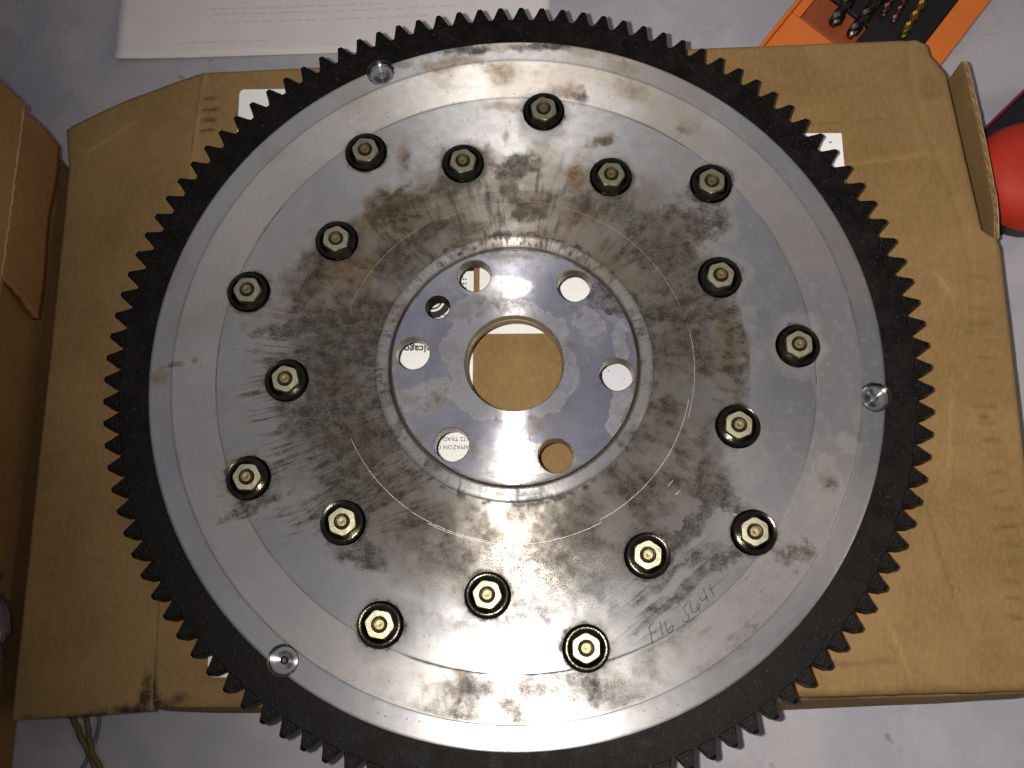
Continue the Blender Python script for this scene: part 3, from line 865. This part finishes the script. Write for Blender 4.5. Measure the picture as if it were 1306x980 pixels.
def hub():
    Z = 2.2; BOT = -5.0
    R0 = 45.75
    HR = 38.0
    holes = [(HR * math.cos(math.radians(113.4 + 60*k)), HR * math.sin(math.radians(113.4 + 60*k)), 6.3) for k in range(6)]
    holes.append((-28.7, 22.3, 4.4)); holes.append((0, 0.3, 18.3))
    ch = .35
    pts, edges = [], []
    loops = []
    def ring(cx, cy, r, n):
        b = len(pts)
        for i in range(n):
            a = 2 * math.pi * i / n
            pts.append((cx + r * math.cos(a), cy + r * math.sin(a)))
        edges.extend((b + i, b + (i + 1) % n) for i in range(n))
        loops.append((b, n))
    ring(0, 0, R0 - .4, 256)
    for hx, hy, hr in holes: ring(hx, hy, hr + ch, 128 if hr > 10 else 56)
    g = np.arange(-46, 46.1, .55)
    for i, xx in enumerate(g):
        for j, yy in enumerate(g):
            px, py = xx + (.27 if j % 2 else 0) + random.uniform(-.1, .1), yy + random.uniform(-.1, .1)
            if math.hypot(px, py) > R0 - .9: continue
            if any(math.hypot(px - hx, py - hy) < hr + ch + .4 for hx, hy, hr in holes): continue
            pts.append((px, py))
    vo, eo, fo, ov, oe, of = delaunay_2d_cdt([Vector(p) for p in pts], edges, [], 0, 1e-6)
    P = np.array([(v.x, v.y) for v in vo])
    F = []
    for t in fo:
        c = P[list(t)].mean(0)
        if math.hypot(*c) > R0 - .4: continue
        if any(math.hypot(c[0] - hx, c[1] - hy) < hr + ch - .02 for hx, hy, hr in holes): continue
        F.append(tuple(t))
    x, y = P[:, 0], P[:, 1]
    z = np.full(len(x), Z) + (fbm(x / 8, y / 8, 5) - .5) * .008
    top = np_mesh("hub_plate", x, y, z, np.array(F), M['hub'], wheel)
    # make sure it faces up
    if top.data.polygons[0].normal.z < 0: top.data.flip_normals()
    blk, brn, spk = stain_fields(x, y, HUB_STAINS, 7)
    r = np.hypot(x, y)
    w1 = fbm(x / 7, y / 7, 81); w2 = fbm(x / 1.6, y / 1.6, 82)
    blk = 1 - (1 - blk) * (1 - np.clip((w2 - .60) * 1.6, 0, .5) * .6)
    blk = 1 - (1 - blk) * (1 - np.clip(np.exp(-((r - 45.4) / .9) ** 2) * sstep(.4, .6, w1) * .8, 0, 1))
    edge = sstep(.028, .0, np.abs(w1 - .50)) * .0
    rough_z = np.zeros_like(x)
    for (cx, cy, rx, ry, a, s) in HUB_ROUGH:
        c_, s_ = math.cos(math.radians(a)), math.sin(math.radians(a))
        dx, dy = x - cx + (w1 - .5) * 7, y - cy + (w2 - .5) * 2
        d = np.hypot((dx * c_ + dy * s_) / rx, (-dx * s_ + dy * c_) / ry)
        rough_z = np.maximum(rough_z, s * (1 - sstep(.85, 1.05, d)))
    rim = 1 - sstep(23.0, 24.5, r + (w1 - .5) * 9)
    rough_z = np.maximum(rough_z, rim * .8)
    edge_z = np.exp(-((rough_z - .45) / .22) ** 2)
    worn = np.clip((w1 - .55) * 2.0, 0, .5)
    blk = 1 - (1 - blk) * (1 - rough_z * sstep(.42, .62, w2) * .38)
    spk = np.maximum(spk, np.clip((w1 - .58) * 3, 0, .5))
    add_attr(top, "black", np.clip(blk * 1.2, 0, 1) ** .9); add_attr(top, "brown", brn); add_attr(top, "speckle", spk); add_attr(top, "worn", worn); add_attr(top, "finish", np.clip(np.maximum(edge_z, rough_z * .6), 0, 1))
    # outer rim of the insert and the groove round it
    v, f = lathe([((R0 - .4) * MM, Z * MM), ((R0 - .1) * MM, (Z - .15) * MM), (R0 * MM, (Z - .5) * MM), (R0 * MM, BOT * MM)], 256)
    mesh_obj("hub_rim", v, [q[::-1] for q in f], M['bore'], top, smooth=True)
    v, f = lathe([((R0 - .2) * MM, -.0030), (.0470, -.0030)], 128)
    mesh_obj("groove", v, f, M['thread'], wheel)
    # walls of the bore and of the bolt holes, with a bright broken edge
    for hx, hy, hr in holes:
        n = 128 if hr > 10 else 56
        mid = [(hr, Z - ch)] + ([(hr, -1.2), (hr - .5, -1.6)] if hr > 10 else []) + [(hr - (.5 if hr > 10 else 0), BOT)]
        prof = [((hr + ch) * MM, Z * MM)] + [(a * MM, b * MM) for a, b in mid]
        v, f = lathe(prof, n)
        o = mesh_obj("bore_wall" if hr > 10 else ("bolt_hole_wall" if hr > 5 else "dowel_hole_wall"), v, f, M['bore'] if hr > 5 else M['thread'], top, smooth=True, auto=30, loc=(hx * MM, hy * MM, 0))
    # unseen ring added underneath so that no light slips between the insert and the disc
    v, f = lathe([(.0460, -.0049), (.0469, -.0049)], 128)
    mesh_obj("light_stop_ring", v, f, M['thread'], wheel)
    return top
hub()

def ring_gear():
    R1 = 148.9; B = -15.0
    rs = [136.6] + list(np.linspace(137.0, R1, 24)); zs = [GEAR_TOP] * len(rs)
    rs += [R1, 136.6, 136.6]; zs += [B, B, GEAR_TOP]
    x, y, z, F = polar_grid(rs, zs, 1356, PINS, PIN_R - .15)
    g = np_mesh("ring_gear", x, y, z, F, M['gear'], wheel, auto=30)
    # one tooth, x = outwards
    p = 2 * math.pi * R1 / TEETH
    hb, ht, L = p * .42, p * .108, 6.0
    hm = p * .25
    T = GEAR_TOP; e = -.9
    secs = [(-.35, hb, T), (.3, hb * .97, T), (L * .5, hm, T), (L * .80, p * .165, T - .05), (L, ht, T - .55)]
    V, Fq = [], []
    for s, h, tz in secs:
        V += [(R1 + s, -h, tz - .5), (R1 + s, -h * .86, tz), (R1 + s, h * .86, tz), (R1 + s, h, tz - .5), (R1 + s, h, B + .5), (R1 + s, -h, B + .5)]
    for i in range(len(secs) - 1):
        a = i * 6; c = a + 6
        for k in range(6):
            k2 = (k + 1) % 6
            Fq.append((a + k2, a + k, c + k, c + k2))
    Fq.append(tuple(range(len(V) - 6, len(V))))
    me = bpy.data.meshes.new("tooth")
    me.from_pydata([(a * MM, b * MM, c * MM) for a, b, c in V], [], Fq)
    bm = bmesh.new(); bm.from_mesh(me); bmesh.ops.recalc_face_normals(bm, faces=bm.faces); bm.to_mesh(me); bm.free()
    me.materials.append(M['gear'])
    ph = math.radians(92.11)
    for i in range(TEETH):
        o = bpy.data.objects.new("tooth", me)
        o.rotation_euler = (0, 0, ph + 2 * math.pi * i / TEETH)
        link(o, g)
ring_gear()

def nut_meshes():
    fl = lathe([(.0081, -.0004), (.0083, .0002), (.00825, .0005), (.0081, .00062), (.0078, .00055), (.0074, .0004), (.0062, .00045), (.0050, .0010), (.0040, .0011)], 56)
    # hex body with chamfered crown
    V, F = [], []
    af = 4.85 / math.cos(math.pi / 6)
    n = 36
    def hexr(a):
        q = (a + math.pi / 6) % (math.pi / 3) - math.pi / 6
        return 4.85 / math.cos(q)
    rows = [(.7, lambda a: hexr(a)), (2.5, lambda a: min(hexr(a), 5.5)), (2.85, lambda a: min(hexr(a) - .1, 5.25)), (3.05, lambda a: min(hexr(a) - .3, 4.95)), (3.1, lambda a: 2.95), (2.3, lambda a: 2.5)]
    for z, fn in rows:
        for i in range(n):
            a = 2 * math.pi * i / n
            r = fn(a)
            zz = z
            if z == 2.5: zz = 2.5 - (hexr(a) - 4.85) * .9
            V.append((r * MM * math.cos(a), r * MM * math.sin(a), zz * MM))
    for k in range(len(rows) - 1):
        for i in range(n):
            j = (i + 1) % n
            F.append((k*n+i, k*n+j, (k+1)*n+j, (k+1)*n+i))
    gap = lathe([(.0026, .0023), (.0017, .0021)], 24)
    st = lathe([(.0020, .0016), (.0020, .0033), (.0017, .0037), (.0009, .00375), (.00001, .0036)], 20)
    return fl, (V, F), gap, st

def nuts():
    fl, hx, gap, st = nut_meshes()
    proto = None
    def mk(name, d, mat, auto=32):
        me = bpy.data.meshes.new(name)
        me.from_pydata(d[0], [], d[1])
        bm = bmesh.new(); bm.from_mesh(me); bmesh.ops.recalc_face_normals(bm, faces=bm.faces); bm.to_mesh(me); bm.free()
        me.materials.append(mat)
        me.polygons.foreach_set("use_smooth", [True] * len(me.polygons))
        me.set_sharp_from_angle(angle=math.radians(auto))
        return me
    m_hx = mk("flange_nut", hx, M['nut'], 22); m_fl = mk("flange", fl, M['flange'], 50)
    m_gap = mk("thread_gap", gap, M['thread']); m_st = mk("stud", st, M['stud'])
    for i, (x, y) in enumerate(NUTS):
        n = bpy.data.objects.new("flange_nut", m_hx)
        n.location = (x * MM, y * MM, face_z(math.hypot(x, y)) * MM)
        n.rotation_euler = (random.uniform(-.02, .02), random.uniform(-.02, .02), random.uniform(0, 1.05))
        link(n, wheel)
        for nm, me in (("flange", m_fl), ("thread_gap", m_gap), ("stud", m_st)):
            c = bpy.data.objects.new(nm, me)
            if nm == "stud": c.location = (0, 0, random.uniform(-.0006, .0006))
            link(c, n)
nuts()

def pins():
    R = PIN_R
    wall = lathe([(a * MM, b * MM) for a, b in [(R + .30, -.2), (R + .18, .08), (R - .05, .08), (R - .25, -.15), (R - .45, -2.0), (R - .5, -2.6)]], 64)
    floor = lathe([(a * MM, b * MM) for a, b in [(R - .46, -1.75), (R - .9, -1.95), (3.3, -1.85), (3.0, -1.95), (1.5, -2.15), (1.35, -2.4)]], 64)
    core = lathe([(a * MM, b * MM) for a, b in [(1.34, -2.35), (1.2, -4.0), (.01, -4.2)]], 24)
    def mk(name, d, mat):
        me = bpy.data.meshes.new(name)
        me.from_pydata(d[0], [], [q[::-1] for q in d[1]])
        bm = bmesh.new(); bm.from_mesh(me); bmesh.ops.recalc_face_normals(bm, faces=bm.faces); bm.to_mesh(me); bm.free()
        me.polygons.foreach_set("use_smooth", [True] * len(me.polygons))
        me.set_sharp_from_angle(angle=math.radians(25))
        me.materials.append(mat)
        return me
    m_f = mk("drilled_pin", floor, M['pin']); m_w = mk("seat_wall", wall, M['seat']); m_c = mk("centre_hole", core, M['thread'])
    for k, (x, y) in enumerate(PINS):
        o = link(bpy.data.objects.new("drilled_pin", m_f), wheel)
        o.location = (x * MM, y * MM, 0)
        o.rotation_euler = (random.uniform(-.03, .03), random.uniform(-.03, .03), 0)
        link(bpy.data.objects.new("seat_wall", m_w), o)
        if k == 2:
            c = link(bpy.data.objects.new("centre_hole", m_c), o)
        else:
            v, f = lathe([(1.36 * MM, -2.38 * MM), (.6 * MM, -2.3 * MM), (.01 * MM, -2.32 * MM)], 24)
            mesh_obj("centre_mark", v, [q[::-1] for q in f], M['pin'], o, smooth=True)
pins()

# ------------------------------------------------------------------ things round the box
def second_box():
    root = empty("cardboard_carton", (-.26, 0, TABLE))
    tag(root, "taller brown carton at the left edge with a torn flap hanging down its side", "box")
    ox = .26
    H = .060
    v, f = box_data(-.30 + ox, -.1995 + ox, -.30, .112, H - .003, H)
    v[6] = (v[6][0] + .001, .1125, H); v[7] = (-.30 + ox, .210, H)
    v[2] = (v[2][0] + .001, .1125, H - .003); v[3] = (-.30 + ox, .210, H - .003)
    bevel_obj(mesh_obj("top_panel", v, f, M['card_red'], root), .001)
    v, f = box_data(-.2030 + ox, -.2000 + ox, -.30, .108, .0005, H - .0031)
    mesh_obj("side_panel", v, f, M['card_red'], root)
    v, f = box_data(-.30 + ox, -.2035 + ox, .104, .107, .0005, H - .0031)
    v[3] = (v[3][0], .197, v[3][2]); v[7] = (v[7][0], .197, v[7][2]); v[0] = (v[0][0], .194, v[0][2]); v[4] = (v[4][0], .194, v[4][2])
    mesh_obj("back_panel", v, f, M['card_red'], root)
    # the flap: hinged at the top edge, drooping outwards, torn lower end
    n, m = 60, 10
    V, F = [], []
    for i in range(n + 1):
        t = i / n
        y = 110 + (38 - 110) * t
        for j in range(m + 1):
            u = j / m
            jag = (random.random() - .5) * 1.4 if i == n else 0
            slant = -9.0 * u * (1 if i == n else t ** 6)
            V.append(((-199.0 + ox * 1000 + 4.2 * u + 1.2 * math.sin(u * 3.1)) * MM, (y + slant + jag - 3 * u * (1 - t)) * MM, (60.0 - .2 - 26 * u ** 1.1 * (1 + .05 * math.sin(t * 9))) * MM))
    for i in range(n):
        for j in range(m):
            a = i * (m + 1) + j
            F.append((a, a + 1, a + m + 2, a + m + 1))
    o = mesh_obj("torn_flap", V, F, M['card_red'], root, smooth=True)
    s = o.modifiers.new("thick", 'SOLIDIFY'); s.thickness = .0026; s.offset = 1
    V2, F2 = ribbon3([( -198.6 + ox*1000 + random.uniform(-.3,.3), 110 - 72*i/40, 60.25) for i in range(41)], 1.0)
    mesh_obj("worn_fold", V2, F2, M['card_edge'], o)
    return root

def ribbon3(pts, w):
    V, F = [], []
    for i, p in enumerate(pts):
        ww = w * random.uniform(.35, 1.0)
        V += [((p[0] - ww/2) * MM, p[1] * MM, p[2] * MM), ((p[0] + ww/2) * MM, p[1] * MM, (p[2] - .15) * MM)]
    F = [(2*i, 2*i+1, 2*i+3, 2*i+2) for i in range(len(pts)-1)]
    return V, F
second_box()

def sheet():
    # printer paper lying face up, its left edge curling slightly off the table
    n, m = 50, 30
    V, F = [], []
    for j in range(m + 1):
        for i in range(n + 1):
            u, w = i / n, j / m
            x = -188.4 + 204.2 * u - .8 * w
            y = 168.7 + 6.3 * u + 130 * w
            z = .5 + 3.2 * (1 - u) ** 6 + 1.0 * math.sin(u * 5 + w * 2) ** 2 * (1 - w * .3) * .6
            V.append((x * MM, y * MM, z * MM))
    for j in range(m):
        for i in range(n):
            a = j * (n + 1) + i
            F.append((a, a + 1, a + n + 2, a + n + 1))
    o = mesh_obj("paper_sheet", V, F, M['sheet'], None, smooth=True)
    s = o.modifiers.new("thick", 'SOLIDIFY'); s.thickness = .0002
    tag(o, "white printed sheet of paper lying on the table behind the box", "paper")
    def zz(x, y):
        u = (x + 188.4) / 204.2; w = (y - 168.7 - 6.3 * u) / 130
        return .5 + 3.2 * (1 - u) ** 6 + 1.0 * math.sin(u * 5 + w * 2) ** 2 * (1 - w * .3) * .6 + .22
    parts = []
    for (x0, x1, y) in ((-160, -118, 176.0), (-144, -40, 186.5), (-146, -28, 191.0), (-146, -60, 194.0), (-150, -40, 200.5), (-150, -60, 204.5)):
        x = x0
        while x < x1:
            L = random.uniform(2.0, 7.0)
            a, b = x, min(x1, x + L)
            yy = y + (x + 188) * .03
            h = random.uniform(.7, 1.1)
            parts.append(([(a*MM, yy*MM, zz(a, yy)*MM), (b*MM, (yy + .03*(b-a))*MM, zz(b, yy)*MM), (b*MM, (yy+h+.03*(b-a))*MM, zz(b, yy)*MM), (a*MM, (yy+h)*MM, zz(a, yy)*MM)], [(0,1,2,3)]))
            x += L + random.uniform(.8, 2.2)
    v, f = join(parts)
    mesh_obj("faint_print", v, f, M['faint_ink'], o)
sheet()

def twist_bit(name, L, r, mat, label, p0, p1):
    """drill bit between two points (mm): round shank, two spiral flutes, ground point"""
    n, k = 46, 14
    V, F = [], []
    for i in range(n + 1):
        t = i / n
        tw = t * L / (r * 7.0) * 2 * math.pi
        flu = 0.0 if t < .22 else min(1, (t - .22) / .06)
        tip = 1.0 if t < .95 else max(.02, (1 - t) / .05)
        for j in range(k):
            a = 2 * math.pi * j / k
            q = abs(math.cos(a))
            rr = r * (1 - flu * .48 * max(0, math.cos(2 * a)) ** 1.0) * tip
            V.append((t * L * MM, rr * math.cos(a + tw) * MM, rr * math.sin(a + tw) * MM))
    for i in range(n):
        for j in range(k):
            j2 = (j + 1) % k
            F.append((i*k+j, i*k+j2, (i+1)*k+j2, (i+1)*k+j))
    F.append(tuple(range(k))); F.append(tuple(reversed(range(n*k, n*k+k))))
    o = mesh_obj(name, V, F, mat, None, smooth=True, auto=40)
    d = Vector(p1) - Vector(p0)
    o.location = Vector(p0) * MM
    o.rotation_euler = d.to_track_quat('X', 'Z').to_euler()
    tag(o, label, "drill bit", "drill bits in the orange case")
    return o

def drill_case():
    # local frame: u across, v up the case
    A = Vector((112.9, 166.8)); Bp = Vector((193.3, 158.8))
    vdir = Vector((17.5, 22.3)).normalized()
    udir = Vector((vdir.y, -vdir.x))
    root = empty("drill_bit_case", (0, 0, TABLE))
    tag(root, "open orange plastic drill bit case with a black insert behind the box", "case")
    def quad_prism(name, c, z0, z1, mat, parent, bev=.0006):
        n = len(c)
        V = [(p.x * MM, p.y * MM, z0 * MM) for p in c] + [(p.x * MM, p.y * MM, z1 * MM) for p in c]
        F = [tuple(range(n, 2*n)), tuple(reversed(range(n)))] + [(i, (i+1) % n, (i+1) % n + n, i + n) for i in range(n)]
        o = mesh_obj(name, V, F, mat, parent)
        bm = bmesh.new(); bm.from_mesh(o.data); bmesh.ops.recalc_face_normals(bm, faces=bm.faces); bm.to_mesh(o.data); bm.free()
        return bevel_obj(o, bev)
    W = 68.0
    def P(u, v): return A + udir * u + vdir * v
    L0, L1 = -26.0, 90.0
    quad_prism("case_floor", [P(0, L0), P(W, L0), P(W, L1), P(0, L1)], .6, 5.0, M['orange'], root)
    for nm, c in (("case_wall", [P(-1.6, L0), P(.2, L0), P(.2, L1), P(-1.6, L1)]), ("case_wall", [P(W - 10.5, L0), P(W + 1.0, L0), P(W + 1.0, L1), P(W - 10.5, L1)]),
                  ("case_wall", [P(.25, L0), P(W - 10.6, L0), P(W - 10.6, L0 + 3), P(.25, L0 + 3)])):
        quad_prism(nm, c, .6, 11.5, M['orange'], root)
    # raised orange shelf with the recessed, darker window in it
    quad_prism("shelf", [P(.25, L0 + 3.1), P(57.2, L0 + 3.1), P(57.2, 17.9), P(.25, 23.0)], 5.02, 9.4, M['orange'], root)
    quad_prism("shelf", [P(.25, 23.1), P(4.6, 23.0), P(4.6, 60), P(.25, 60)], 5.02, 9.4, M['orange'], root)
    quad_prism("recess", [P(4.7, 23.0), P(32, 21.0), P(32, 37), P(4.7, 40)], 5.02, 8.6, M['orange_dark'], root)
    quad_prism("insert", [P(32.1, 20.3), P(57.3, 18.0), P(57.3, L1 - 4), P(10.0, L1 - 4), P(10.0, 39.6), P(32.1, 37.1)], 5.02, 10.0, M['blackp'], root)
    def seg(name, r, mat, label, px0, px1, z):
        d = Vector((px1[0]-px0[0], px1[1]-px0[1]))
        twist_bit(name, d.length, r, mat, label, (px0[0], px0[1], z), (px1[0], px1[1], z))
    seg("drill_bit", 3.0, M['bit_dark'], "thick dark drill bit, leftmost in the orange case", (166.0, 210.0), (143.8, 174.2), 12.4)
    seg("drill_bit", 2.7, M['bit_dark'], "dark drill bit second from left in the orange case, tip hidden by the cardboard", (180, 207), (150.6, 168.2), 12.2)
    seg("drill_bit", 1.7, M['bit_copper'], "thin coppery drill bit in the orange case between dark bits and short bit", (184, 208), (167.0, 180.0), 11.8)
    seg("drill_bit", 1.5, M['bit_copper'], "short thin coppery drill bit in the orange case next to the gold one", (190, 209), (172.0, 177.0), 11.6)
    seg("drill_bit", 1.9, M['bit_gold'], "gold coated drill bit, rightmost in the orange case", (198, 206), (175.0, 168.6), 12.0)
drill_case()

def red_thing():
    # black zipped pouch with crimson edging and, in front of it, a red domed cap on its black base
    c = [(205.0, 121.0), (232.5, 147.2), (275, 110), (250, 78)]
    n = 4
    V = [(x * MM, y * MM, .0006) for x, y in c] + [(x * MM, y * MM, .009) for x, y in c]
    F = [(4,5,6,7),(3,2,1,0)] + [(i, (i+1) % 4, (i+1) % 4 + 4, i + 4) for i in range(4)]
    o = mesh_obj("black_pouch", V, F, M['blackp'])
    bm = bmesh.new(); bm.from_mesh(o.data); bmesh.ops.recalc_face_normals(bm, faces=bm.faces); bm.to_mesh(o.data); bm.free()
    bevel_obj(o, .002, 3)
    tag(o, "black pouch with crimson edging behind the round red container, right edge", "pouch")
    V, F = [], []
    for i in range(21):
        t = i / 20
        x, y = c[0][0] * (1-t) + c[1][0] * t, c[0][1] * (1-t) + c[1][1] * t
        for k in range(8):
            a = 2 * math.pi * k / 8
            V.append(((x - .69 * .6 * math.cos(a)) * MM, (y + .72 * .6 * math.cos(a)) * MM, (8.6 + .6 * math.sin(a)) * MM))
    for i in range(20):
        for k in range(8):
            F.append((i*8+k, i*8+(k+1) % 8, (i+1)*8+(k+1) % 8, (i+1)*8+k))
    mesh_obj("piping", V, F, M['crimson'], o, smooth=True)
    root = empty("plastic_container", (.2225, .0985, TABLE))
    tag(root, "round red domed plastic container beside the box's upright flap", "container")
    v, f = lathe([(.00001, .0285), (.008, .0281), (.0135, .0270), (.0150, .0263), (.0185, .0245), (.0222, .0205), (.0243, .0150), (.0246, .0100), (.0240, .0092)], 72)
    o = mesh_obj("dome", v, f, M['red'], root, smooth=True, auto=40, loc=(0, 0, .0))
    v, f = lathe([(.00001, .0090), (.0225, .0090), (.0235, .0080), (.0235, .0012), (.0225, .0004), (.00001, .0004)], 64)
    mesh_obj("black_base", v, f, M['blackp'], root, smooth=True, auto=40)
red_thing()

def bag():
    # crumpled cloudy plastic packet at the left edge
    nu, nv = 40, 24
    V, F = [], []
    rng = np.random.RandomState(4)
    for j in range(nv + 1):
        for i in range(nu):
            a = 2 * math.pi * i / nu; ph = math.pi * j / nv
            cr = 1 + .16 * math.sin(3 * a + 2 * ph) + .10 * math.sin(7 * a - 3 * ph) + rng.uniform(-.03, .03)
            V.append((20 * math.copysign(abs(math.cos(a)) ** .6, math.cos(a)) * math.sin(ph) ** .7 * cr * MM, 17.5 * math.copysign(abs(math.sin(a)) ** .6, math.sin(a)) * math.sin(ph) ** .7 * cr * MM, (11 + 10.5 * math.cos(ph)) * MM))
    for j in range(nv):
        for i in range(nu):
            F.append((j*nu+i, (j+1)*nu+i, (j+1)*nu+(i+1) % nu, j*nu+(i+1) % nu))
    o = mesh_obj("plastic_packet", V, F, M['bag'], None, smooth=True, auto=30, loc=(-.2150, -.0890, .021))
    bm = bmesh.new(); bm.from_mesh(o.data); bmesh.ops.recalc_face_normals(bm, faces=bm.faces); bm.to_mesh(o.data); bm.free()
    tag(o, "crumpled grey plastic packet at the lower left edge beside the box flap", "packet")
bag()

def tube(pts, r, k=8):
    V, F = [], []
    for i, p in enumerate(pts):
        a = Vector(pts[max(0, i-1)]); b = Vector(pts[min(len(pts)-1, i+1)])
        t = (b - a).normalized(); n = t.cross(Vector((0, 0, 1))).normalized(); bn = n.cross(t)
        for j in range(k):
            g = 2 * math.pi * j / k
            q = Vector(p) + n * r * math.cos(g) + bn * r * .7 * math.sin(g)
            V.append(tuple(q * MM))
    m = len(pts)
    for i in range(m - 1):
        for j in range(k):
            F.append((i*k+j, i*k+(j+1) % k, (i+1)*k+(j+1) % k, (i+1)*k+j))
    F.append(tuple(range(k))); F.append(tuple(range((m-1)*k, m*k)))
    return V, F

def cords():
    def path(P, n=24, wob=.25):
        out = []
        for i in range(n + 1):
            t = i / n * (len(P) - 1); k = min(int(t), len(P) - 2); q = t - k
            out.append((P[k][0]*(1-q)+P[k+1][0]*q + random.uniform(-wob, wob), P[k][1]*(1-q)+P[k+1][1]*q + random.uniform(-wob, wob), P[k][2]*(1-q)+P[k+1][2]*q))
        return out
    a = tube(path([(-178, -126, 1.4), (-174, -133, 1.4), (-168.5, -142, 1.4), (-163.0, -152, 1.4)]), 1.3)
    b = tube(path([(-172.5, -125, 1.2), (-170.5, -133, 1.2), (-168, -140, 2.4), (-160, -153, 1.2)]), 1.2)
    v, f = join([a, b])
    o = mesh_obj("yellow_string", v, f, M['yellow'], None, smooth=True)
    tag(o, "frayed dull yellow string coming out from under the box's lower left corner", "string")
    v, f = tube(path([(-166.5, -124, 1.0), (-167, -134, 1.0), (-169, -140, .9), (-173, -150, .9)]), .8)
    o = mesh_obj("grey_cord", v, f, M['bluegrey'], None, smooth=True)
    tag(o, "thin blue grey cord crossing the yellow string at lower left", "cord")
cords()
